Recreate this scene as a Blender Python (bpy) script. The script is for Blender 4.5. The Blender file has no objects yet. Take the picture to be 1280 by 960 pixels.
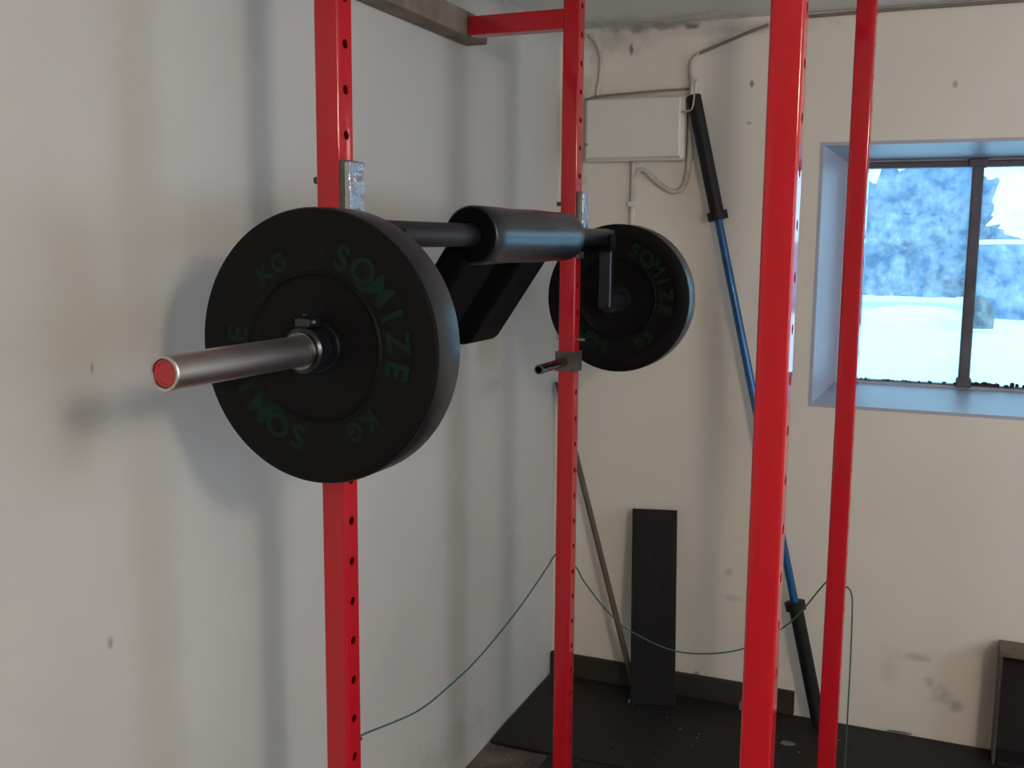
import bpy, bmesh, math, random
from mathutils import Vector, Matrix, noise
random.seed(4)
PI = math.pi
scn = bpy.context.scene
col = scn.collection

# ------------------------------------------------------------ camera
cam_d = bpy.data.cameras.new('camera'); cam = bpy.data.objects.new('camera', cam_d); col.objects.link(cam)
Rr = Vector((0.9251, 0.3797, 0.0082)).normalized(); Ff = Vector((-0.375, 0.9165, -0.1391)).normalized()
Uu = Rr.cross(Ff).normalized(); Rr = Ff.cross(Uu).normalized()
CAM_H = 1.7795
m = Matrix((( Rr.x, Uu.x, -Ff.x, 0), (Rr.y, Uu.y, -Ff.y, 0), (Rr.z, Uu.z, -Ff.z, CAM_H), (0, 0, 0, 1)))
cam.matrix_world = m
cam_d.sensor_width = 36; cam_d.lens = 1286.76/1280*36; cam_d.clip_start = .02; cam_d.clip_end = 200
scn.camera = cam

# ------------------------------------------------------------ sky, lights, exposure
w = bpy.data.worlds.new('sky'); scn.world = w; w.use_nodes = True
wn = w.node_tree; bg = wn.nodes['Background']
bg.inputs[0].default_value = (0.47, 0.78, 1.0, 1); bg.inputs[1].default_value = 2.95
scn.view_settings.view_transform = 'Standard'; scn.view_settings.look = 'None'
scn.view_settings.gamma = 1; scn.view_settings.exposure = 0.05
scn.view_settings.use_curve_mapping = False

def area(name, loc, direction, sx, sy, power, color, portal=False):
    l = bpy.data.lights.new(name, 'AREA'); l.shape = 'RECTANGLE'; l.size = sx; l.size_y = sy
    l.energy = power; l.color = color
    if portal: l.cycles.is_portal = True
    o = bpy.data.objects.new(name, l); col.objects.link(o); o.location = loc
    o.rotation_euler = Vector(direction).to_track_quat('-Z', 'Y').to_euler()
    return o
LAMP = (1.60, -0.48, 2.36); LAMP_R = .16; LAMP_W = 112   # globe lamp, see the ceiling lamp below
area('side_window_daylight', (2.46, -.95, 1.65), (-1, .25, 0), 1.25, .9, 17, (.70, .81, 1.0))
area('added_window_fill', (2.46, 2.3, 1.65), (-1, .1, 0), 1.25, .9, 18, (.74, .83, 1.0))  # cool fill light, added to lift the dim far end of the room
area('window_portal', (.10, 4.40, 1.66), (0, -1, 0), .9, .95, 1, (1, 1, 1), True)

# ------------------------------------------------------------ materials
def mat(name, color, rough=.5, metal=0, coat=0, spec=.5, bump=0, bscale=40, var=0, vscale=6, coat_rough=.05):
    M = bpy.data.materials.new(name); M.use_nodes = True; nt = M.node_tree; b = nt.nodes['Principled BSDF']
    b.inputs['Base Color'].default_value = (*color, 1); b.inputs['Roughness'].default_value = rough
    b.inputs['Metallic'].default_value = metal; b.inputs['Coat Weight'].default_value = coat
    b.inputs['Coat Roughness'].default_value = coat_rough
    b.inputs['Specular IOR Level'].default_value = spec
    tc = nt.nodes.new('ShaderNodeTexCoord')
    if bump:
        n = nt.nodes.new('ShaderNodeTexNoise'); n.inputs['Scale'].default_value = bscale; n.inputs['Detail'].default_value = 5
        nt.links.new(tc.outputs['Object'], n.inputs['Vector'])
        bp = nt.nodes.new('ShaderNodeBump'); bp.inputs['Strength'].default_value = bump; bp.inputs['Distance'].default_value = .01
        nt.links.new(n.outputs[0], bp.inputs['Height']); nt.links.new(bp.outputs[0], b.inputs['Normal'])
    if var:
        n2 = nt.nodes.new('ShaderNodeTexNoise'); n2.inputs['Scale'].default_value = vscale; n2.inputs['Detail'].default_value = 4
        nt.links.new(tc.outputs['Object'], n2.inputs['Vector'])
        r = nt.nodes.new('ShaderNodeValToRGB')
        r.color_ramp.elements[0].position = .3; r.color_ramp.elements[1].position = .72
        r.color_ramp.elements[0].color = (*[c*(1-var) for c in color], 1); r.color_ramp.elements[1].color = (*[min(1, c*(1+var)) for c in color], 1)
        nt.links.new(n2.outputs[0], r.inputs[0]); nt.links.new(r.outputs[0], b.inputs['Base Color'])
    return M

def plaster(name, color, stains, bump=.12):
    """painted plaster; stains = (point, radii, colour, strength) in world metres"""
    M = mat(name, color, .55, bump=bump, bscale=14, var=.035, vscale=2.2)
    nt = M.node_tree; b = nt.nodes['Principled BSDF']
    cur = b.inputs['Base Color'].links[0].from_socket
    geo = nt.nodes.new('ShaderNodeNewGeometry')
    n = nt.nodes.new('ShaderNodeTexNoise'); n.inputs['Scale'].default_value = 22; n.inputs['Detail'].default_value = 4
    nt.links.new(geo.outputs['Position'], n.inputs['Vector'])
    for p, rad, c, s in stains:
        mp = nt.nodes.new('ShaderNodeVectorMath'); mp.operation = 'SUBTRACT'; mp.inputs[1].default_value = p
        nt.links.new(geo.outputs['Position'], mp.inputs[0])
        dv = nt.nodes.new('ShaderNodeVectorMath'); dv.operation = 'DIVIDE'; dv.inputs[1].default_value = rad
        nt.links.new(mp.outputs[0], dv.inputs[0])
        ln = nt.nodes.new('ShaderNodeVectorMath'); ln.operation = 'LENGTH'; nt.links.new(dv.outputs[0], ln.inputs[0])
        ad = nt.nodes.new('ShaderNodeMath'); ad.operation = 'MULTIPLY_ADD'
        nt.links.new(n.outputs[0], ad.inputs[0]); ad.inputs[1].default_value = 2.2; nt.links.new(ln.outputs['Value'], ad.inputs[2])
        mr = nt.nodes.new('ShaderNodeMapRange'); mr.inputs[1].default_value = 1.25; mr.inputs[2].default_value = 2.15
        mr.inputs[3].default_value = s; mr.inputs[4].default_value = 0
        nt.links.new(ad.outputs[0], mr.inputs[0])
        mx = nt.nodes.new('ShaderNodeMix'); mx.data_type = 'RGBA'; mx.inputs[7].default_value = (*c, 1)
        nt.links.new(mr.outputs[0], mx.inputs[0]); nt.links.new(cur, mx.inputs[6]); cur = mx.outputs[2]
    nt.links.new(cur, b.inputs['Base Color'])
    return M

RED = mat('red_gloss_paint', (.49, .008, .017), .4, coat=.85, spec=.12, bump=.03, bscale=60, coat_rough=.03)
RUBBER = mat('black_rubber', (.0042, .0033, .0034), .55, spec=.16, bump=.10, bscale=240)
RUBRIM = mat('black_rubber_edge', (.010, .010, .012), .32, spec=.6, bump=.08, bscale=160)
GREEN = mat('green_lettering', (.0042, .020, .010), .6, spec=.15)
BLACKM = mat('black_powder_coat', (.006, .008, .013), .30, spec=.6)
PADM = mat('black_vinyl_pad', (.006, .009, .018), .30, spec=.65, bump=.06, bscale=25)
DARKPAD = mat('black_matte_pad', (.0022, .0022, .0024), .6, spec=.06)
SLEEVEB = mat('black_bar_sleeve', (.009, .009, .009), .5, spec=.3)
CHROME = mat('dull_chrome', (.56, .51, .48), .40, metal=1, bump=.03, bscale=300)
CHROMED = mat('dark_chrome', (.20, .19, .18), .2, metal=1)
REDCAP = mat('red_end_cap', (.42, .008, .015), .35, coat=.6)
STEELD = mat('bare_grey_steel', (.13, .115, .105), .42, metal=.6, var=.25, vscale=30)
LINER = mat('worn_hook_liner', (.50, .50, .54), .14, metal=.9, bump=.8, bscale=45)
BLUE = mat('blue_bar_shaft', (.012, .10, .26), .32, metal=.3, coat=.3)
WOOD = mat('weathered_timber', (.25, .19, .145), .8, var=.35, vscale=9, bump=.3, bscale=30)
WOODD = mat('dark_lath', (.030, .022, .015), .8, var=.3, vscale=12)
STICK = mat('brown_stick', (.10, .072, .042), .6, var=.2, vscale=14)
BOXW = mat('box_cream_paint', (.74, .69, .62), .42, var=.02, vscale=3)
CABLE = mat('painted_cable', (.58, .53, .46), .6, var=.25, vscale=14)
CABLED = mat('dark_cable', (.22, .18, .145), .6)
CORD = mat('green_cord', (.03, .10, .065), .55)
FRAMEM = mat('window_frame_paint', (.10, .085, .105), .55, var=.3, vscale=9)
SILLW = mat('reveal_white_paint', (.43, .425, .50), .42, var=.03, vscale=5)
MATM = mat('black_floor_mat', (.0115, .0095, .008), .62, spec=.35, bump=.25, bscale=90, var=.3, vscale=14)
CONC = mat('grey_concrete', (.11, .09, .07), .75, bump=.3, bscale=30, var=.5, vscale=9)
CRATEW = mat('crate_wood', (.12, .085, .055), .6, var=.25, vscale=8)
CRATES = mat('crate_side', (.07, .045, .04), .6, var=.2)
CRATED = mat('crate_dark_inside', (.010, .005, .006), .7)
LENS = mat('lamp_diffuser', (.85, .83, .78), .4)
METW = mat('lamp_housing', (.7, .7, .68), .4)
PAPER = mat('grey_scrap', (.16, .145, .12), .8)
SNOW = mat('snow', (.93, .95, .97), .9, spec=.1, bump=.5, bscale=3)
STONE = mat('blue_grey_stone', (.02, .032, .045), .8, var=.2, vscale=6)

def frost_mat():
    M = mat('frosted_twigs', (.16, .25, .36), .9, spec=.05); nt = M.node_tree; b = nt.nodes['Principled BSDF']
    tc = nt.nodes.new('ShaderNodeTexCoord'); n = nt.nodes.new('ShaderNodeTexNoise'); n.inputs['Scale'].default_value = 7; n.inputs['Detail'].default_value = 7
    n.inputs['Roughness'].default_value = .7
    nt.links.new(tc.outputs['Object'], n.inputs['Vector'])
    r = nt.nodes.new('ShaderNodeValToRGB'); r.color_ramp.elements[0].position = .42; r.color_ramp.elements[1].position = .68
    r.color_ramp.elements[0].color = (.040, .105, .22, 1); r.color_ramp.elements[1].color = (.15, .26, .38, 1)
    nt.links.new(n.outputs[0], r.inputs[0]); nt.links.new(r.outputs[0], b.inputs['Base Color'])
    return M
FROST = frost_mat()

def glass_mat():
    M = bpy.data.materials.new('dusty_glass'); M.use_nodes = True; nt = M.node_tree; nt.nodes.clear()
    out = nt.nodes.new('ShaderNodeOutputMaterial'); tr = nt.nodes.new('ShaderNodeBsdfTransparent'); tr.inputs[0].default_value = (.86, .97, 1, 1)
    gl = nt.nodes.new('ShaderNodeBsdfGlossy'); gl.inputs['Roughness'].default_value = .03
    tl = nt.nodes.new('ShaderNodeBsdfTranslucent'); tl.inputs[0].default_value = (.85, .93, 1, 1)
    tc = nt.nodes.new('ShaderNodeTexCoord'); n = nt.nodes.new('ShaderNodeTexNoise'); n.inputs['Scale'].default_value = 16; n.inputs['Detail'].default_value = 10
    n.inputs['Roughness'].default_value = .75
    nt.links.new(tc.outputs['Object'], n.inputs['Vector'])
    mr = nt.nodes.new('ShaderNodeMapRange'); mr.inputs[1].default_value = .42; mr.inputs[2].default_value = .75; mr.inputs[3].default_value = .07; mr.inputs[4].default_value = .40
    nt.links.new(n.outputs[0], mr.inputs[0])
    m1 = nt.nodes.new('ShaderNodeMixShader'); nt.links.new(mr.outputs[0], m1.inputs[0]); nt.links.new(tr.outputs[0], m1.inputs[1]); nt.links.new(tl.outputs[0], m1.inputs[2])
    fr = nt.nodes.new('ShaderNodeFresnel'); fr.inputs[0].default_value = 1.3
    m2 = nt.nodes.new('ShaderNodeMixShader'); nt.links.new(fr.outputs[0], m2.inputs[0]); nt.links.new(m1.outputs[0], m2.inputs[1]); nt.links.new(gl.outputs[0], m2.inputs[2])
    nt.links.new(m2.outputs[0], out.inputs[0])
    return M
GLASS = glass_mat()

# ------------------------------------------------------------ mesh helpers
def add_box(bm, x0, x1, y0, y1, z0, z1):
    v = [bm.verts.new((x, y, z)) for z in (z0, z1) for y in (y0, y1) for x in (x0, x1)]
    for f in ((0, 2, 3, 1), (4, 5, 7, 6), (0, 1, 5, 4), (2, 6, 7, 3), (0, 4, 6, 2), (1, 3, 7, 5)):
        bm.faces.new([v[i] for i in f])
def ring_frame(d):
    d = Vector(d).normalized(); a = Vector((0, 0, 1)) if abs(d.z) < .9 else Vector((1, 0, 0))
    u = d.cross(a).normalized(); return u, d.cross(u).normalized()
def add_lathe(bm, p, d, prof, n=32):
    """prof = (distance along d, radius) pairs; ends with radius 0 close it"""
    p = Vector(p); d = Vector(d).normalized(); u, v = ring_frame(d); rings = []
    for t, r in prof:
        if r < 1e-7: rings.append([bm.verts.new(p+d*t)])
        else: rings.append([bm.verts.new(p+d*t+(u*math.cos(2*PI*i/n)+v*math.sin(2*PI*i/n))*r) for i in range(n)])
    for a, b in zip(rings, rings[1:]):
        for i in range(n):
            j = (i+1) % n
            if len(a) == 1 and len(b) == 1: continue
            if len(a) == 1: bm.faces.new((a[0], b[i], b[j]))
            elif len(b) == 1: bm.faces.new((a[i], b[0], a[j]))
            else: bm.faces.new((a[i], b[i], b[j], a[j]))
def add_cyl(bm, a, b, r, n=24, bev=0):
    a = Vector(a); b = Vector(b); L = (b-a).length
    if bev: prof = [(0, 0), (0, r-bev), (bev*.3, r-bev*.3), (bev, r), (L-bev, r), (L-bev*.3, r-bev*.3), (L, r-bev), (L, 0)]
    else: prof = [(0, 0), (0, r), (L, r), (L, 0)]
    add_lathe(bm, a, b-a, prof, n)
def add_tube(bm, pts, r, n=8):
    pts = [Vector(q) for q in pts]; prev = None; u = None
    for i, q in enumerate(pts):
        t = (pts[min(i+1, len(pts)-1)]-pts[max(i-1, 0)]).normalized()
        if u is None: u, _ = ring_frame(t)
        u = (u-t*u.dot(t)).normalized(); v = t.cross(u)
        ring = [bm.verts.new(q+(u*math.cos(2*PI*k/n)+v*math.sin(2*PI*k/n))*r) for k in range(n)]
        if prev:
            for k in range(n): bm.faces.new((prev[k], prev[(k+1) % n], ring[(k+1) % n], ring[k]))
        else: bm.faces.new(ring[::-1])
        prev = ring
    bm.faces.new(prev)
def spline(pts, k=8):
    P = [Vector(p) for p in pts]; P = [P[0]*2-P[1]]+P+[P[-1]*2-P[-2]]; out = []
    for i in range(1, len(P)-2):
        for s in range(k):
            t = s/k; a, b, c, d = P[i-1:i+3]
            out.append(.5*((2*b)+(c-a)*t+(2*a-5*b+4*c-d)*t*t+(3*b-a-3*c+d)*t**3))
    return out+[P[-2]]
def obj(name, bm, material, parent=None, bevel=0, smooth=0, segs=2):
    bmesh.ops.recalc_face_normals(bm, faces=bm.faces)
    me = bpy.data.meshes.new(name); bm.to_mesh(me); bm.free(); me.materials.append(material)
    if smooth:
        for p in me.polygons: p.use_smooth = True
        me.set_sharp_from_angle(angle=math.radians(smooth))
    o = bpy.data.objects.new(name, me); col.objects.link(o); o.parent = parent
    if bevel:
        b = o.modifiers.new('bevel', 'BEVEL'); b.width = bevel; b.segments = segs; b.limit_method = 'ANGLE'
    return o
def boxo(name, x0, x1, y0, y1, z0, z1, material, parent=None, bevel=0):
    bm = bmesh.new(); add_box(bm, x0, x1, y0, y1, z0, z1); return obj(name, bm, material, parent, bevel)
def cylo(name, a, b, r, material, parent=None, n=28, bev=0, smooth=40):
    bm = bmesh.new(); add_cyl(bm, a, b, r, n, bev); return obj(name, bm, material, parent, smooth=smooth)
def tag(o, label, cat, group=None, kind=None):
    o['label'] = label; o['category'] = cat
    if group: o['group'] = group
    if kind: o['kind'] = kind
    return o
def thing(name, label, cat, loc=(0, 0, 0), rotz=0, group=None):
    o = bpy.data.objects.new(name, None); o.empty_display_size = .1; col.objects.link(o)
    o.location = loc; o.rotation_euler = (0, 0, rotz); return tag(o, label, cat, group)
def struct(name, bm, material, parent=None, bevel=0):
    o = obj(name, bm, material, parent, bevel)
    if parent is None: o['kind'] = 'structure'
    return o
def dup(root, loc, label):
    r = root.copy(); col.objects.link(r); r.location = loc; r['label'] = label
    for ch in list(root.children):
        c_ = ch.copy(); col.objects.link(c_); c_.parent = r
        for g in list(ch.children):
            d_ = g.copy(); col.objects.link(d_); d_.parent = c_
    return r

# ------------------------------------------------------------ room
XL, YB, XR, YR, CEIL = -1.3804, 3.8312, 2.4, -2.3, 2.5666
T = .25
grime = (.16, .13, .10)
wall_st = [((XL, 1.399, 1.547), (.5, .006, .016), (.25, .21, .19), .8), ((XL, 1.411, 1.028), (.5, .010, .020), (.27, .22, .20), .8),
           ((XL, 3.40, .60), (.5, .10, .30), (.42, .38, .33), .35), ((XL, 2.75, .12), (.5, .5, .10), (.36, .32, .27), .35)]
WL = plaster('left_wall_paint', (.60, .58, .535), wall_st)
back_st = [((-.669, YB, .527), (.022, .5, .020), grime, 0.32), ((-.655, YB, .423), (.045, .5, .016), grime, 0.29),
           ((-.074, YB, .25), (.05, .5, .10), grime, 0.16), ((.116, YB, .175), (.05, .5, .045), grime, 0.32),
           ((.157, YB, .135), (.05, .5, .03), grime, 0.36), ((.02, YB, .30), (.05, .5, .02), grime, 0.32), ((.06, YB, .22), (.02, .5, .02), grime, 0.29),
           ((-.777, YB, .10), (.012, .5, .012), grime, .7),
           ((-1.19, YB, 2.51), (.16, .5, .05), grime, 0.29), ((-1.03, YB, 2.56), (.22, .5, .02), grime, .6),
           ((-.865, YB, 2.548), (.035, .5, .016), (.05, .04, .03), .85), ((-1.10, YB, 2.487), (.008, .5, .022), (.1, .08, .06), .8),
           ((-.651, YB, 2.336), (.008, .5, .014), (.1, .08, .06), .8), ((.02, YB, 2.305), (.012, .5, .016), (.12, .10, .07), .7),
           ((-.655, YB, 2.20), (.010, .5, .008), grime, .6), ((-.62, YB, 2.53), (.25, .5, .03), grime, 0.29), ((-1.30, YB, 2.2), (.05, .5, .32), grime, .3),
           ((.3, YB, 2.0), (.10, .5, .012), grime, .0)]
WB = plaster('back_wall_paint', (.79, .715, .62), back_st)
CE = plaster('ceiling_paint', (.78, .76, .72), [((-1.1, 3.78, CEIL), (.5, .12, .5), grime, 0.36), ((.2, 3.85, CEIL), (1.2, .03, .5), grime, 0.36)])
WP = plaster('plain_wall_paint', (.56, .52, .47), [])
WR = plaster('rear_wall_paint', (.34, .31, .28), [])

bm = bmesh.new(); add_box(bm, XL-T, XL, YR-T, YB+.45, -.1, CEIL+.1); struct('wall_left', bm, WL)
bm = bmesh.new(); add_box(bm, XL, XR, YR-T, YR, -.1, CEIL+.1); struct('wall_rear', bm, WR)
bm = bmesh.new(); add_box(bm, XL, XR+T, YR, YB+.45, -.2, 0); struct('floor', bm, CONC)
bm = bmesh.new(); add_box(bm, XL, XR+T, YR, YB+.45, CEIL, CEIL+.15); struct('ceiling', bm, CE)
# back wall with the window recess (splayed a little)
D = .45
OX0, OX1, OZ0, OZ1 = -.4035, .64, 1.187, 2.1256
IX0, IX1, IZ0, IZ1 = -.351, .588, 1.226, 2.096
bm = bmesh.new()
O = [(OX0, OZ0), (OX1, OZ0), (OX1, OZ1), (OX0, OZ1)]; E_ = [(XL, 0), (XR, 0), (XR, CEIL), (XL, CEIL)]
I_ = [(IX0, IZ0), (IX1, IZ0), (IX1, IZ1), (IX0, IZ1)]
def vs(L, y): return [bm.verts.new((x, y, z)) for x, z in L]
o0 = vs(O, YB); e0 = vs(E_, YB); i1 = vs(I_, YB+D); e1 = vs(E_, YB+D)
for i in range(4):
    j = (i+1) % 4
    bm.faces.new((e0[i], e0[j], o0[j], o0[i])); bm.faces.new((o0[i], o0[j], i1[j], i1[i]))
    bm.faces.new((e1[i], e1[j], i1[j], i1[i])); bm.faces.new((e0[i], e0[j], e1[j], e1[i]))
struct('wall_back', bm, WB)
# white painted lining boards of the recess
bm = bmesh.new(); th = .012
Oi = [(OX0+th, OZ0+th), (OX1-th, OZ0+th), (OX1-th, OZ1-th), (OX0+th, OZ1-th)]
Ii = [(IX0+th, IZ0+th), (IX1-th, IZ0+th), (IX1-th, IZ1-th), (IX0+th, IZ1-th)]
o0 = vs(O, YB-.001); q0 = vs(Oi, YB-.001); o1 = vs(I_, YB+D); q1 = vs(Ii, YB+D)
for i in range(4):
    j = (i+1) % 4
    bm.faces.new((o0[i], o0[j], q0[j], q0[i])); bm.faces.new((q0[i], q0[j], q1[j], q1[i]))
    bm.faces.new((o0[i], o0[j], o1[j], o1[i])); bm.faces.new((o1[i], o1[j], q1[j], q1[i]))
struct('trim_1', bm, SILLW)

# window_1: metal framed two pane window at the outer end of the recess
win = bpy.data.objects.new('window_1', None); col.objects.link(win); win.location = (0, YB+D-.06, 0); win['kind'] = 'structure'
GX0, GXM, GX1, GZ0, GZ1 = -.262, .119, .50, 1.243, 2.058
bm = bmesh.new()
add_box(bm, IX0, GX0, 0, .05, IZ0, IZ1); add_box(bm, GX1, IX1, 0, .05, IZ0, IZ1)
add_box(bm, GX0, GX1, 0, .05, IZ0, GZ0); obj('window_frame', bm, SILLW, win, .003)
boxo('window_head', GX0, GX1, .0, .05, GZ1+.0225, IZ1, mat('window_head_paint', (.36, .36, .39), .5, var=.15), win, .003)
bm = bmesh.new(); add_box(bm, GX0, GX1, -.012, .05, GZ1, GZ1+.022)
add_box(bm, GX0, GX1, .005, .05, GZ0-.006, GZ0+.004); obj('window_rail', bm, FRAMEM, win, .004)
bm = bmesh.new(); add_box(bm, GXM-.020, GXM+.020, -.016, .05, GZ0-.002, GZ1+.035)
add_box(bm, GXM-.034, GXM+.034, -.020, .05, GZ1-.002, GZ1+.030); add_box(bm, GXM-.027, GXM+.027, -.018, .05, GZ0-.004, GZ0+.03)
obj('window_mullion', bm, FRAMEM, win, .006)
for x0, x1 in ((GX0, GXM-.02), (GXM+.02, GX1)):
    boxo('window_pane', x0, x1, .022, .026, GZ0, GZ1, GLASS, win)
# moss and dirt along the foot of the panes
bm = bmesh.new()
for k in range(90):
    x = random.choice((random.uniform(.15, .42), random.uniform(GX0, .1), random.uniform(.1, .2))); s = random.uniform(.003, .010 if x > .1 else .005)
    bmesh.ops.create_icosphere(bm, subdivisions=1, radius=s, matrix=Matrix.Translation((x, .012+random.random()*.008, GZ0+.004+random.random()*s)))
obj('window_dirt', bm, mat('dark_dirt', (.03, .035, .03), .9), win)['kind'] = 'stuff'

# right wall: daylight opening (window_2), and an unseen second opening added for fill
bm = bmesh.new()
ys = [YR-T, -1.6, -.3, 1.65, 2.95, YB+.45]
for k in (0, 2, 4): add_box(bm, XR, XR+T, ys[k], ys[k+1], -.1, CEIL+.1)
for k in (1, 3): add_box(bm, XR, XR+T, ys[k], ys[k+1], -.1, 1.18); add_box(bm, XR, XR+T, ys[k], ys[k+1], 2.13, CEIL+.1)
struct('wall_right', bm, WP)
for nm, yc_ in (('window_2', -.95), ('added_window', 2.3)):  # the farther window is added, out of view, to go with the fill light
    w2 = bpy.data.objects.new(nm, None); col.objects.link(w2); w2.location = (XR+.12, yc_, 0); w2['kind'] = 'structure'
    bm = bmesh.new(); add_box(bm, 0, .05, -.65, -.60, 1.18, 2.13); add_box(bm, 0, .05, .60, .65, 1.18, 2.13)
    add_box(bm, 0, .05, -.6, .6, 1.18, 1.22); add_box(bm, 0, .05, -.6, .6, 2.09, 2.13); add_box(bm, 0, .05, -.02, .02, 1.22, 2.09)
    obj('window_frame', bm, SILLW, w2)
    boxo('window_pane', .022, .026, -.6, .6, 1.22, 2.09, GLASS, w2)

# dark lath along the foot of the back wall
bm = bmesh.new(); add_box(bm, XL+.002, -.40, YB-.022, YB-.001, .006, .098); struct('baseboard_back', bm, WOODD, bevel=.003)

# ceiling lamp (outside the frame, lights the room)
lp = thing('ceiling_lamp', 'white globe ceiling lamp above the open side of the room', 'lamp', (LAMP[0], LAMP[1], 0))
bm = bmesh.new(); add_lathe(bm, (0, 0, CEIL), (0, 0, -1), [(0, 0), (0, .07), (.012, .07), (.02, .05), (CEIL-LAMP[2]-LAMP_R+.004, .035), (CEIL-LAMP[2]-LAMP_R+.004, 0)], 40); obj('lamp_holder', bm, METW, lp, smooth=40)
LG = bpy.data.materials.new('lamp_glow'); LG.use_nodes = True; LG.node_tree.nodes.clear()
e_ = LG.node_tree.nodes.new('ShaderNodeEmission'); e_.inputs[0].default_value = (1.0, .89, .74, 1); e_.inputs[1].default_value = LAMP_W/(4*PI*PI*LAMP_R**2)
LG.node_tree.links.new(e_.outputs[0], LG.node_tree.nodes.new('ShaderNodeOutputMaterial').inputs[0])
bm = bmesh.new(); bmesh.ops.create_uvsphere(bm, u_segments=32, v_segments=16, radius=LAMP_R, matrix=Matrix.Translation((0, 0, LAMP[2]))); obj('globe', bm, LG, lp, smooth=80)

# mats
tag(boxo('rubber_mat', XL+.012, 1.1, 3.17, YB-.03, .001, .014, MATM, bevel=.004), 'black rubber floor mat running along the foot of the back wall', 'floor mat')
tag(boxo('rubber_mat', -1.145, 1.1, 1.25, 3.162, .001, .014, MATM, bevel=.004), 'black rubber floor mat under the red rack, nearer than the mat along the wall', 'floor mat')

# timber bolted along the left wall
tag(boxo('timber_beam', XL+.002, -1.3075, .6, 2.975, 2.366, 2.437, WOOD, bevel=.003), 'rough brown timber beam fixed high on the left wall', 'beam')

# ------------------------------------------------------------ power rack
PHI = math.radians(-.9348)
AX, AY = -1.0051, 1.6139
W_, L_ = .7839, 1.2321
h = .0245; SP = .078; HZ = 2.1158; HR = .0085
TOP = 2.552
def upright_bm(cx, cy, top=TOP, foot=.026):
    """50 mm square tube with a row of real holes through its two x faces"""
    bm = bmesh.new(); rc = .005; n = 16
    z_ = HZ+8*SP
    while z_+SP/2 > top: z_ -= SP
    holes = []
    while z_-SP/2 > foot: holes.append(z_); z_ -= SP
    zt = holes[0]+SP/2; zb = holes[-1]-SP/2
    for sx in (-1, 1):
        for hz in holes:
            pts = []; rim = []; rin = []
            for k in range(n):
                a = 2*PI*k/n+PI/4; c, s = math.cos(a), math.sin(a); mxx = max(abs(c), abs(s))
                py = c/mxx*(h-rc); pz = s/mxx*SP/2
                pts.append(bm.verts.new((cx+sx*h, cy+py, hz+pz)))
                rim.append(bm.verts.new((cx+sx*h, cy+c*HR, hz+s*HR))); rin.append(bm.verts.new((cx+sx*(h-.003), cy+c*HR, hz+s*HR)))
            for k in range(n):
                j = (k+1) % n
                f = (pts[k], pts[j], rim[j], rim[k]); g = (rim[k], rim[j], rin[j], rin[k])
                bm.faces.new(f if sx > 0 else f[::-1]); bm.faces.new(g if sx > 0 else g[::-1])
        for a, b in ((zt, top), (foot, zb)):
            if b-a > .001:
                v = [bm.verts.new((cx+sx*h, cy+y, z)) for y, z in ((-(h-rc), a), (h-rc, a), (h-rc, b), (-(h-rc), b))]
                bm.faces.new(v if sx > 0 else v[::-1])
    for sy in (-1, 1):
        prof = []
        for k in range(6):
            a = PI/2*k/5; prof.append((h-rc+rc*math.cos(a), h-rc+rc*math.sin(a)))
        prof = prof+[(-x, y) for x, y in prof[::-1]]
        for (xa, ya), (xb, yb) in zip(prof, prof[1:]):
            v = [bm.verts.new((cx+x, cy+sy*y, z)) for x, y, z in ((xa, ya, foot), (xb, yb, foot), (xb, yb, top), (xa, ya, top))]
            bm.faces.new(v if sy > 0 else v[::-1])
    add_box(bm, cx-h+.004, cx+h-.004, cy-h+.004, cy+h-.004, top-.002, top)
    return bm
def rawobj(name, bm, m_, parent):
    bmesh.ops.remove_doubles(bm, verts=bm.verts, dist=.00002)
    me = bpy.data.meshes.new(name); bm.to_mesh(me); bm.free(); me.materials.append(m_)
    for p in me.polygons: p.use_smooth = True
    me.set_sharp_from_angle(angle=math.radians(24))
    o = bpy.data.objects.new(name, me); col.objects.link(o); o.parent = parent; return o
rack = thing('power_rack', 'glossy red steel power rack with four perforated uprights beside the left wall', 'power rack', (AX, AY, 0), PHI)
MT = .0145
for i in (0, 1):
    for j in (0, 1):
        rawobj('upright', upright_bm(i*W_, j*L_, foot=MT+.05), RED, rack)
        b_ = boxo('foot_plate', i*W_-.055, i*W_+.055, j*L_-.055, j*L_+.055, MT, MT+.006, RED, rack, .001)
for j in (0, 1):
    boxo('base_rail', -h+.001, W_+h-.001, j*L_-.0235, j*L_+.0235, MT+.006, MT+.051, RED, rack, .004)
    boxo('top_rail', h, W_-h, j*L_-.0235, j*L_+.0235, TOP-.050, TOP-.003, RED, rack, .004)
boxo('base_rail', -.0235, .0235, h, L_-h, MT+.006, MT+.051, RED, rack, .004)
for i in (0, 1): boxo('top_rail', i*W_-.0235, i*W_+.0235, h, L_-h, TOP-.050, TOP-.003, RED, rack, .004)
# arms that tie the two wall side uprights to the timber
for j in (0, 1):
    x_end = -.3195 if j else -.3005
    boxo('wall_arm', x_end, -h, j*L_-h, j*L_+h, 2.366, 2.4205, RED, rack, .004)

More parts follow.
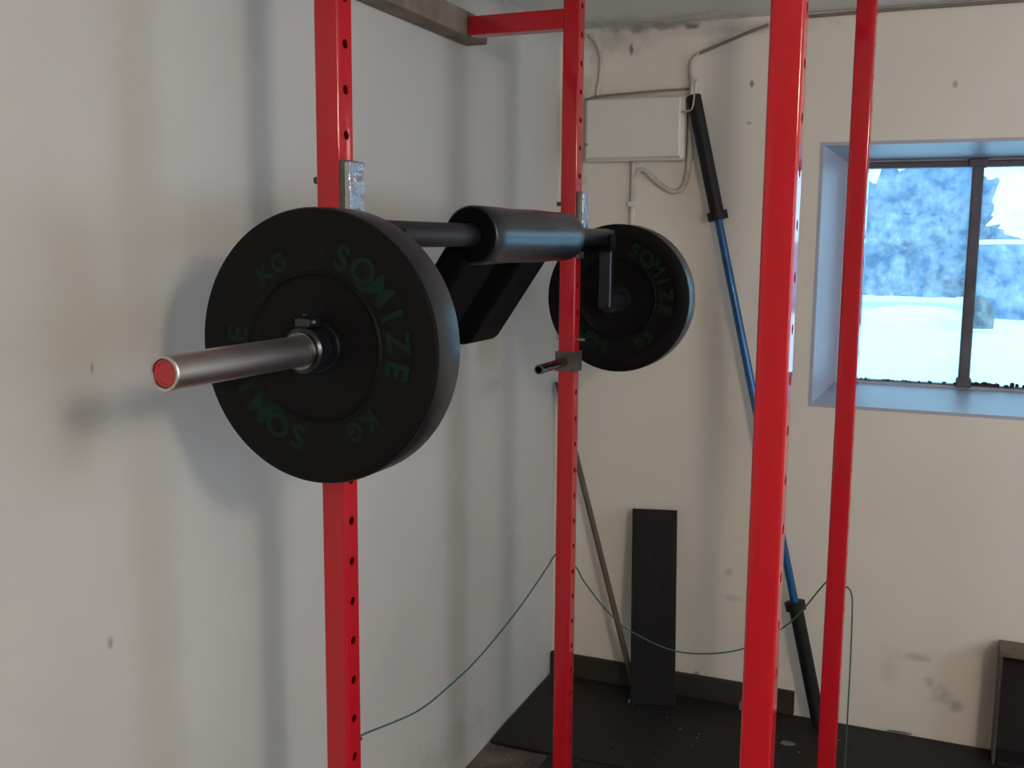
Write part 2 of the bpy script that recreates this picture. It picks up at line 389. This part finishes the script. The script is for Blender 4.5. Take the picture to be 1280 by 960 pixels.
# ------------------------------------------------------------ bar hooks on the two wall side uprights
BX, SZ, SLZ = .0847, 1.7875, 1.6015       # bar axis offset from the upright row, shaft height, sleeve height
def make_hook(label, loc):
    t = thing('bar_hook', label, 'bar hook', loc, PHI, 'steel hooks that hold the barbell')
    boxo('back_plate', h+.0005, h+.009, -.026, .026, -.035, .155, STEELD, t, .002)
    boxo('face_liner', h+.0095, h+.0215, -.025, .025, .022, .152, LINER, t, .002)
    bm = bmesh.new()
    add_box(bm, h+.009, .130, -.025, .025, -.014, -.004)
    add_box(bm, .121, .130, -.025, .025, -.004, .035); obj('hook_lip', bm, DARKPAD, t, .002)
    boxo('lip_liner', h+.0095, .1205, -.022, .022, -.0035, .0012, DARKPAD, t)
    zz = 1.8818-(SZ-.0265)
    cylo('hook_pin', (-.043, 0, zz), (h+.0005, 0, zz), .0065, STEELD, t, 16, .001)
    return t
def rk(x, y, z):   # rack coordinates to world
    c, s = math.cos(PHI), math.sin(PHI); return (AX+c*x-s*y, AY+s*x+c*y, z)
hz0 = SZ-.0265
hook = make_hook('bar hook with shiny worn face on the upright behind the large near plate', rk(0, 0, hz0))
dup(hook, rk(0, L_, hz0), 'grey steel bar hook on the far upright, directly behind the black shoulder pad')

# storage peg clamped on the far wall side upright
pg = thing('storage_peg', 'bare grey steel tube peg on a bracket clamped round the far left upright', 'peg', rk(0, L_, 1.3985), PHI)
bm = bmesh.new(); g = .0008
add_box(bm, -h-.006, h+.006, -h-.007, -h-g, 0, .058); add_box(bm, -h-.006, -h-g, -h-g, h+g, 0, .058)
add_box(bm, h+g, h+.006, -h-g, h+g, 0, .058); add_box(bm, -h-.006, h+.006, h+g, h+.006, 0, .058); obj('bracket', bm, STEELD, pg)
bm = bmesh.new(); add_lathe(bm, (-.004, -h-.007, .028), (0, -1, 0), [(0, .0135), (.195, .0135), (.196, .0125), (.196, .0095), (.02, .0095), (.02, 0)], 28); obj('peg_tube', bm, CHROMED, pg, smooth=40)
tag(cylo('locking_pin', rk(-.040, L_, HZ-8*SP), rk(.048, L_, HZ-8*SP), .0045, CHROME, None, 14, .001), 'thin steel pin through the far left upright just above the peg bracket', 'pin')

# ------------------------------------------------------------ barbell (safety squat bar)
bar = thing('safety_squat_bar', 'black cambered squat barbell with padded yoke and chrome sleeves resting on the red rack', 'barbell', rk(BX, 0, 0), PHI)
YN, YF = -.035, 1.312        # camber drops
cylo('shaft', (0, YN, SZ), (0, YF, SZ), .0245, BLACKM, bar, 36, .002)
for y in (YN, YF):
    bm = bmesh.new(); add_box(bm, -.019, .019, y-.016, y+.016, SLZ-.022, SZ+.022)
    obj('camber_post', bm, BLACKM, bar, .006, segs=3)
def sleeve(y0, y1, s):
    bm = bmesh.new(); L = abs(y1-y0); d = (0, 1 if y1 > y0 else -1, 0)
    add_lathe(bm, (0, y0, SLZ), d, [(0, 0), (0, .0245), (L-.0015, .0245), (L, .0232), (L, .0200), (L-.006, .0195), (L-.006, 0)], 48)
    sl = obj('sleeve', bm, CHROME if not s else BLACKM, bar, smooth=40)
    bm = bmesh.new(); add_lathe(bm, (0, y0, SLZ), d, [(L-.0058, .0192), (L-.003, .0190), (L-.003, .0155), (L-.0045, .0148), (L-.0045, 0)], 40)
    obj('end_cap', bm, REDCAP, sl, smooth=40)
    bm = bmesh.new(); add_lathe(bm, (0, y0+d[1]*.012, SLZ), d, [(0, .0245), (0, .036), (.014, .036), (.016, .034), (.016, .0245)], 40)
    obj('sleeve_flange', bm, BLACKM, sl, smooth=40)
sleeve(YN-.016, -.547, 0); sleeve(YF+.016, 1.837, 1)
PR = .0625
bm = bmesh.new(); y0, y1 = .385, .955; Lp = y1-y0
add_lathe(bm, (0, y0, SZ), (0, 1, 0), [(0, .026), (0, .0590), (.0015, .0612), (.004, PR)]+[(Lp*k/10, PR+.001*math.sin(k*1.3)) for k in range(1, 10)]+[(Lp-.02, PR), (Lp-.008, .059), (Lp-.001, .050), (Lp, .026)], 48)
yoke = obj('neck_pad', bm, PADM, bar, smooth=50)
bm = bmesh.new(); add_lathe(bm, (0, y0-.0015, SZ), (0, 1, 0), [(0, .0248), (0, .056), (.0014, .058), (.0014, .0248)], 40); obj('pad_end', bm, DARKPAD, yoke, smooth=40)
def arm(yc, wy, length, beta=34, lift=0):
    tx, tz = -math.sin(math.radians(beta)), -math.cos(math.radians(beta)); nx, nz = -tz, tx
    bm = bmesh.new(); th_ = .030; ring = []
    prof = [(.045, th_), (length-.03, th_), (length-.012, th_*.82), (length, th_*.35), (length, -th_*.35), (length-.012, -th_*.82), (length-.03, -th_), (.045, -th_)]
    for y in (yc-wy/2, yc+wy/2):
        ring.append([bm.verts.new((tx*s+nx*u, y, SZ+tz*s+nz*u)) for s, u in prof])
    n = len(prof)
    for i in range(n): bm.faces.new((ring[0][i], ring[0][(i+1) % n], ring[1][(i+1) % n], ring[1][i]))
    bm.faces.new(ring[0][::-1]); bm.faces.new(ring[1])
    return obj('shoulder_pad', bm, DARKPAD, bar, .009, segs=3, smooth=60)
arm(.450, .17, .335); arm(.755, .17, .315)

# ------------------------------------------------------------ bumper plates
def ring_text(word, r, start, step, size, seat):
    """mesh of letters standing on a circle; start = angle of first letter, going clockwise"""
    bm = bmesh.new(); dg = bpy.context.evaluated_depsgraph_get()
    for k, ch in enumerate(word):
        cu = bpy.data.curves.new('glyph', 'FONT'); cu.body = ch; cu.size = size; cu.extrude = .0006; cu.align_x = 'CENTER'; cu.align_y = 'CENTER'; cu.offset = .0016
        o = bpy.data.objects.new('glyph', cu); col.objects.link(o); dg = bpy.context.evaluated_depsgraph_get(); dg.update()
        me = bpy.data.meshes.new_from_object(o.evaluated_get(dg)); bpy.data.objects.remove(o); bpy.data.curves.remove(cu)
        a = math.radians(start-k*step)
        M = Matrix.Translation((r*math.cos(a), seat, r*math.sin(a))) @ Matrix.Rotation(-(a-PI/2), 4, 'Y') @ Matrix.Rotation(PI/2, 4, 'X')
        me.transform(M); bm.from_mesh(me); bpy.data.meshes.remove(me)
    return bm
def make_plate(label, y):
    """front face at local y = 0 and facing -y; 80 mm thick"""
    t = thing('bumper_plate', label, 'weight plate', rk(BX, y, SLZ+.002), PHI, 'bumper plates loaded on the squat bar')
    R_ = .225; TH = .080; HI = .0262
    prof = [(.0098, HI), (.0098, .05), (.006, .112), (.004, .116), (.0028, .1175), (-.0005, .1195), (-.0005, .1215), (.0028, .1240), (.003, .178), (.0015, .181), (0, .19), (0, .2205), (.0012, .2225), (.0035, .2232), (TH-.0035, .2232), (TH-.0012, .2225), (TH, .2205), (TH, .184), (TH-.004, .178), (TH-.004, .127), (TH-.001, .125), (TH-.001, .119), (TH-.010, .112), (TH-.010, HI), (.010, HI)]
    bm = bmesh.new(); add_lathe(bm, (0, 0, 0), (0, 1, 0), prof, 128); obj('disc', bm, RUBBER, t, smooth=35)
    bm = bmesh.new(); add_lathe(bm, (0, 0, 0), (0, 1, 0), [(.0040, .2231), (.0040, .2246), (.0052, R_), (TH-.0052, R_), (TH-.0040, .2246), (TH-.0040, .2231)], 128); obj('outer_band', bm, RUBRIM, t, smooth=35)
    bm = bmesh.new(); add_lathe(bm, (0, 0, 0), (0, 1, 0), [(.0098, .0255), (.006, .0262), (.006, .040), (.0098, .042)], 48); obj('hub_ring', bm, BLACKM, t, smooth=35)
    for a_ in (70, -104): obj('lettering', ring_text('SQMIZE', .152, a_, 16.2, .056, .0026), GREEN, t)
    for a_ in (130, -48): obj('weight_mark', ring_text('KG', .150, a_, 13, .040, .0026), GREEN, t)
    return t
plate = make_plate('large black rubber bumper plate with green lettering on the near end of the bar', -.200)
dup(plate, rk(BX, 1.416, SLZ+.002), 'black rubber bumper plate on the far end of the bar')
# lock collars
cl = thing('bar_collar', 'small black clamp collar with a little lever against the near plate', 'collar', rk(BX, -.232, SLZ), PHI)
bm = bmesh.new(); add_lathe(bm, (0, -.006, 0), (0, 1, 0), [(0, .0252), (0, .033), (.004, .037), (.034, .037), (.040, .034), (.040, .0252)], 40); obj('clamp_ring', bm, BLACKM, cl, smooth=40)
bm = bmesh.new(); add_lathe(bm, (0, -.010, 0), (0, 1, 0), [(0, .0252), (0, .030), (.0035, .031), (.0035, .0252)], 40); obj('clamp_rim', bm, CHROMED, cl, smooth=40)
bm = bmesh.new(); add_box(bm, -.013, .013, -.004, .030, .0372, .052); add_box(bm, -.004, .004, .004, .022, .052, .060); obj('clamp_lever', bm, BLACKM, cl, .003)
cylo('lever_pin', (-.017, .012, .045), (.017, .012, .045), .0035, CHROME, cl, 14, .001)

# ------------------------------------------------------------ barbell with a blue shaft in the corner
top = Vector((-.850, 3.785, 2.300)); bot = Vector((-.300, 3.745, .021))
ax = (bot-top).normalized()
Lb = (bot-top).length
bb = thing('barbell', 'barbell with blue shaft and black sleeves leaning upright against the back wall', 'barbell', tuple(bot))
def bp(s): return top-bot+ax*s
s1 = .457; s2 = Lb-.465
bm = bmesh.new(); add_lathe(bm, bp(s1), ax, [(0, 0), (0, .0150), (s2-s1, .0150), (s2-s1, 0)], 28); obj('shaft', bm, BLUE, bb, smooth=40)
bm = bmesh.new(); add_lathe(bm, bp(0), ax, [(0, 0), (0, .022), (.004, .0255), (s1-.03, .0255), (s1-.03, .037), (s1-.001, .037), (s1, .035), (s1, 0)], 32); obj('sleeve', bm, SLEEVEB, bb, smooth=40)
bm = bmesh.new(); add_lathe(bm, bp(s2), ax, [(0, 0), (0, .035), (.001, .037), (.030, .037), (.030, .0255), (Lb-s2-.004, .0255), (Lb-s2, .022), (Lb-s2, 0)], 32); obj('sleeve', bm, SLEEVEB, bb, smooth=40)

# wire hook that keeps the bar upright
hb = thing('wire_hook', 'small pale bent wire hook round the top of the blue barbell', 'hook', (-.86, YB, 2.25))
bm = bmesh.new(); add_tube(bm, spline([(-.014, -.001, -.022), (-.030, -.055, -.012), (-.015, -.082, -.010), (.012, -.085, -.005), (.020, -.084, .03), (.020, -.080, .085), (.012, -.03, .105), (.010, -.001, .11)], 6), .0032, 8)
obj('wire', bm, mat('pale_wire', (.45, .41, .33), .4, metal=.3), hb, smooth=60)
bm = bmesh.new(); add_lathe(bm, (-.014, -.001, -.022), (0, -1, 0), [(0, .008), (.003, .008), (.003, 0)], 12); obj('wall_screw', bm, CABLED, hb, smooth=40)

# ------------------------------------------------------------ box and cables
fb = thing('junction_box', 'cream painted electrical box mounted on the back wall under the ceiling', 'electrical box', (-1.068, YB, 2.188))
boxo('box_body', -.190, .190, -.050, -.001, -.117, .117, BOXW, fb, .012)
boxo('box_cover', -.183, .183, -.072, -.0505, -.108, .110, BOXW, fb, .014)
boxo('cover_lip', -.176, .176, -.0755, -.0725, -.102, -.055, BOXW, fb, .001)
cylo('cover_screw', (-.176, -.083, -.055), (-.176, -.0725, -.055), .007, CABLED, fb, 16, .001)
def cable(pts, r, label, m_=CABLE, name='cable'):
    bm = bmesh.new(); add_tube(bm, spline(pts, 8), r, 10); o = obj(name, bm, m_, smooth=60)
    return tag(o, label, 'cable')
yc = YB-.010
cable([(-1.262, yc, 2.545), (-1.232, yc, 2.515), (-1.212, yc, 2.46), (-1.212, yc, 2.40), (-1.222, yc, 2.34), (-1.222, yc, 2.306)], .0095, 'painted cable curving from the ceiling corner down to the electrical box')
cable([(-1.262, yc-.045, 2.300), (-1.20, yc-.045, 2.311), (-1.06, yc-.045, 2.317), (-.96, yc-.03, 2.323), (-.90, yc, 2.328), (-.868, yc, 2.330)], .0042, 'thin brownish cable running along the top edge of the electrical box', CABLED)
cable([(-.60, yc, 2.535), (-.70, yc, 2.502), (-.80, yc, 2.466), (-.842, yc, 2.452)], .0055, 'dark cable slanting from the ceiling behind the near upright towards the box', CABLED)
cable([(-.846, yc, 2.448), (-.866, yc, 2.425), (-.870, yc, 2.39), (-.864, yc, 2.345), (-.864, yc, 2.26)], .0095, 'cream painted cable bending down to the top of the blue barbell')
cable([(-.866, yc, 2.245), (-.866, yc, 2.12), (-.872, yc, 2.02), (-.893, yc, 1.970), (-.930, yc, 1.962), (-.985, yc, 1.995), (-1.030, yc, 2.036), (-1.055, yc, 2.040), (-1.068, yc, 2.02)], .0095, 'cream painted cable looping in a U below the electrical box')
cable([(-1.078, yc, 2.069), (-1.078, yc, 1.93), (-1.077, yc, 1.60)], .0100, 'cream painted cable dropping straight down from the electrical box')
bm = bmesh.new(); add_box(bm, -1.094, -1.060, YB-.024, YB-.0225+.0215, 1.905, 1.925); tag(obj('cable_clip', bm, BOXW, bevel=.003), 'small cable clip on the vertical cable below the electrical box', 'clip')
cable([(-.56, yc, 2.552), (-.2, yc, 2.556), (.3, yc, 2.556), (1.2, yc, 2.557)], .006, 'dark cable running along the top of the back wall above the window', CABLED)

# ------------------------------------------------------------ things leaning in the corner
# black ribbed rubber strip
st = thing('rubber_strip', 'long flat black ribbed rubber strip standing against the back wall', 'rubber strip', (-.909, 3.668, .016), math.radians(7))
lean = math.atan2(.112, .735)
bm = bmesh.new(); wS, hS = .171, .748
add_box(bm, -wS/2, wS/2, 0, .012, 0, hS)
k = 0
while k < 15:
    x = -wS/2+.006+k*(wS-.012)/15; add_box(bm, x, x+.0065, -.003, .0005, .02, hS-.012); k += 1
o = obj('strip_body', bm, mat('strip_rubber', (.0075, .0072, .0075), .5, spec=.35), st, .0008); o.rotation_euler = (-lean, -math.radians(2.0), 0)
# thin brown stick
bm = bmesh.new(); add_cyl(bm, (-1.362, 3.805, 1.222), (-.985, 3.710, .020), .0115, 16, .002)
tag(obj('wooden_stick', bm, STICK, smooth=40), 'thin brown wooden stick leaning into the corner behind the rack', 'stick')

# thin green cord slung from upright to upright
def cord_obj():
    P = [(.015, .0285, .806), (.012, .045, .803), (.0, .070, .7978), (.0, .2896, .7489), (.0, .45, .742), (-.003, .6221, .7464), (-.010, .8786, .7777), (-.022, 1.1187, .8187), (-.029, L_-.03, .8335), (-.031, L_+.02, .836), (-.018, L_+.031, .830), (.012, L_+.031, .805), (.032, L_+.026, .785), (.06, L_+.01, .755), (.1377, L_, .679), (.2133, L_, .629), (.3595, L_, .5916), (.5322, L_, .6284), (.6614, L_, .7252), (.7450, L_+.005, .8420), (.7530, L_+.022, .850), (.762, L_+.031, .854), (W_+.01, L_+.032, .850), (W_+.028, L_+.030, .842), (W_+.038, L_+.02, .832), (W_+.043, L_+.022, .79), (W_+.046, L_+.024, .6244), (W_+.047, L_+.024, .321), (W_+.050, L_+.02, .06), (W_+.07, L_+.03, .0185), (W_+.16, L_+.06, .0180)]
    bm = bmesh.new(); add_tube(bm, spline([rk(*p) for p in P], 8), .0022, 8)
    return tag(obj('cord', bm, CORD, smooth=60), 'thin green cord slung between the red uprights and hanging to the floor', 'cord')
cord_obj()
bm = bmesh.new(); add_tube(bm, spline([rk(*p) for p in ((.0285, .0, .700), (.0285, .02, .698), (.03, .04, .690), (.02, .10, .672), (.04, .16, .625), (.06, .2, .50))], 6), .0026, 8)
tag(obj('cord_end', bm, CORD, smooth=60), 'short loose end of dark cord on the left upright at the bottom of the frame', 'cord')

# dark wooden crate on the right
cr = thing('wooden_crate', 'dark open fronted wooden crate against the back wall under the window', 'crate', (.275, 3.688, .0145), math.radians(-1))
cz0, cz1, cd, cw = .0005, .4045, .118, .42
cd0 = 0
boxo('crate_top', 0, cw, cd0, cd, cz1-.018, cz1, CRATEW, cr, .002)
boxo('side_panel', 0, .010, cd0, cd, cz0, cz1-.0185, CRATES, cr, .002)
boxo('side_panel', cw-.014, cw, cd0, cd, cz0, cz1-.0185, CRATES, cr, .002)
boxo('back_panel', .0145, cw-.0145, cd-.010, cd-.001, cz0, cz1-.0185, CRATED, cr)
boxo('bottom_panel', .0145, cw-.0145, cd0, cd-.011, cz0, .014, CRATED, cr)

# scraps on the mat
def scrap(loc, size, label, rz):
    bm = bmesh.new(); n = 9; top_ = []; lo = []
    for k in range(n):
        a = 2*PI*k/n; r = random.uniform(.75, 1.1); top_.append(bm.verts.new((size[0]*r*math.cos(a), size[1]*r*math.sin(a), size[2]*random.uniform(.8, 1.2)))); lo.append(bm.verts.new((size[0]*r*math.cos(a), size[1]*r*math.sin(a), 0)))
    bm.faces.new(top_); bm.faces.new(lo[::-1])
    for k in range(n): bm.faces.new((lo[k], lo[(k+1) % n], top_[(k+1) % n], top_[k]))
    o = obj('scrap', bm, PAPER, None); o.location = loc; o.rotation_euler.z = rz
    return tag(o, label, 'scrap')
scrap((-.387, 3.56, .0145), (.030, .016, .003), 'flat grey scrap on the black mat between the two nearest-right uprights', .2)
scrap((-.765, 3.519, .0145), (.0045, .004, .003), 'tiny pale crumb on the mat in front of the black rubber strip', .5)
scrap((-.997, 3.655, .0145), (.005, .004, .012), 'small white crumb beside the foot of the black rubber strip', 1)
scrap((-.592, 3.765, .0145), (.004, .004, .030), 'small pale sliver by the dark lath left of the nearest upright', 0)
scrap((-.02, 3.808, .0145), (.05, .006, .004), 'thin pale strip lying along the foot of the back wall near the crate', .02)
bm = bmesh.new()
for k in range(70):
    if k % 2: x, y = random.uniform(-1.37, -1.16), random.uniform(3.00, 3.16)
    else: x, y = random.uniform(-1.36, -.2), random.uniform(3.05, 3.78)
    s = random.uniform(.0012, .003); z = .0152 if (y > 3.175 or x > -1.14) else .0008
    bmesh.ops.create_icosphere(bm, subdivisions=1, radius=s, matrix=Matrix.Translation((x, y, z+s*.6)))
tag(obj('floor_crumbs', bm, mat('crumbs', (.30, .26, .20), .9)), 'fine pale crumbs and grit scattered over the dark floor', 'grit', kind='stuff')

# ------------------------------------------------------------ outside
bm = bmesh.new(); nx, ny = 60, 60; G = []
for j in range(ny+1):
    row = []
    for i in range(nx+1):
        x = -8+18*i/nx; y = YB+.47+14*(j/ny)**1.6
        row.append(bm.verts.new((x, y, 1.135+.015*noise.noise(Vector((x*1.3, y*1.3, 0))))))
    G.append(row)
for j in range(ny):
    for i in range(nx): bm.faces.new((G[j][i], G[j][i+1], G[j+1][i+1], G[j+1][i]))
bmesh.ops.solidify(bm, geom=bm.faces[:], thickness=.3)
o = obj('snow_ground', bm, SNOW, smooth=60); o['kind'] = 'structure'
def blob(name, c, rad, m_, label, cat, amp=.35, fr=2.5, sub=5, group=None, snowcap=False):
    bm = bmesh.new(); bmesh.ops.create_icosphere(bm, subdivisions=sub, radius=1)
    for v in bm.verts:
        n_ = v.co.normalized(); q = Vector((n_.x*rad[0], n_.y*rad[1], n_.z*rad[2]))
        f = 1+amp*noise.fractal((q+Vector(c))*fr, .8, 2.2, 6)
        v.co = Vector((q.x*f, q.y*f, max(q.z*f, -rad[2]*.25)))
    o = obj(name, bm, m_, smooth=80); o.location = c
    return tag(o, label, cat, group)
blob('snow_drift', (-.12, 8.75, 1.15), (.42, .35, .14), SNOW, 'low white snow drift beyond the left pane', 'snow drift', .15, 1.5, 4)
blob('frosted_bush', (-.33, 11.45, 1.50), (.95, .65, .98), FROST, 'tall frosted bush seen through the left window pane', 'bush', .42, 2.4, 6)
blob('frosted_bush', (-2.1, 11.4, 1.22), (.55, .6, .62), FROST, 'small frosted bush at the left edge of the left pane', 'bush', .4, 2.4, 5)
hg = thing('frosted_hedge', 'flat topped frosted hedge with a snow line, seen through the right pane', 'hedge', (1.45, 10.1, 1.10))
bm = bmesh.new(); add_box(bm, -1.15, 1.15, -.35, .35, 0, .66); bmesh.ops.subdivide_edges(bm, edges=bm.edges[:], cuts=24, use_grid_fill=True)
for v in bm.verts: v.co += Vector((noise.noise(v.co*5), noise.noise(v.co*5+Vector((9, 0, 0))), .4*noise.noise(v.co*5+Vector((0, 9, 0)))))*.045
obj('hedge_body', bm, FROST, hg, smooth=80)
bm = bmesh.new(); add_box(bm, -1.15, 1.15, -.37, .35, .672, .71); bmesh.ops.subdivide_edges(bm, edges=bm.edges[:], cuts=16, use_grid_fill=True)
for v in bm.verts: v.co += Vector((0, noise.noise(v.co*4), .5*noise.noise(v.co*3)))*.02
obj('snow_cap', bm, SNOW, hg, smooth=80)
blob('boulder', (.31, 8.3, 1.21), (.10, .10, .19), STONE, 'dark rounded boulder on the snow just right of the mullion', 'boulder', .05, 3, 4)
blob('snow_bank', (0, 15.5, 1.2), (7, 1.5, .62), SNOW, 'long white snow bank far behind the bushes', 'snow bank', .12, .6, 5)
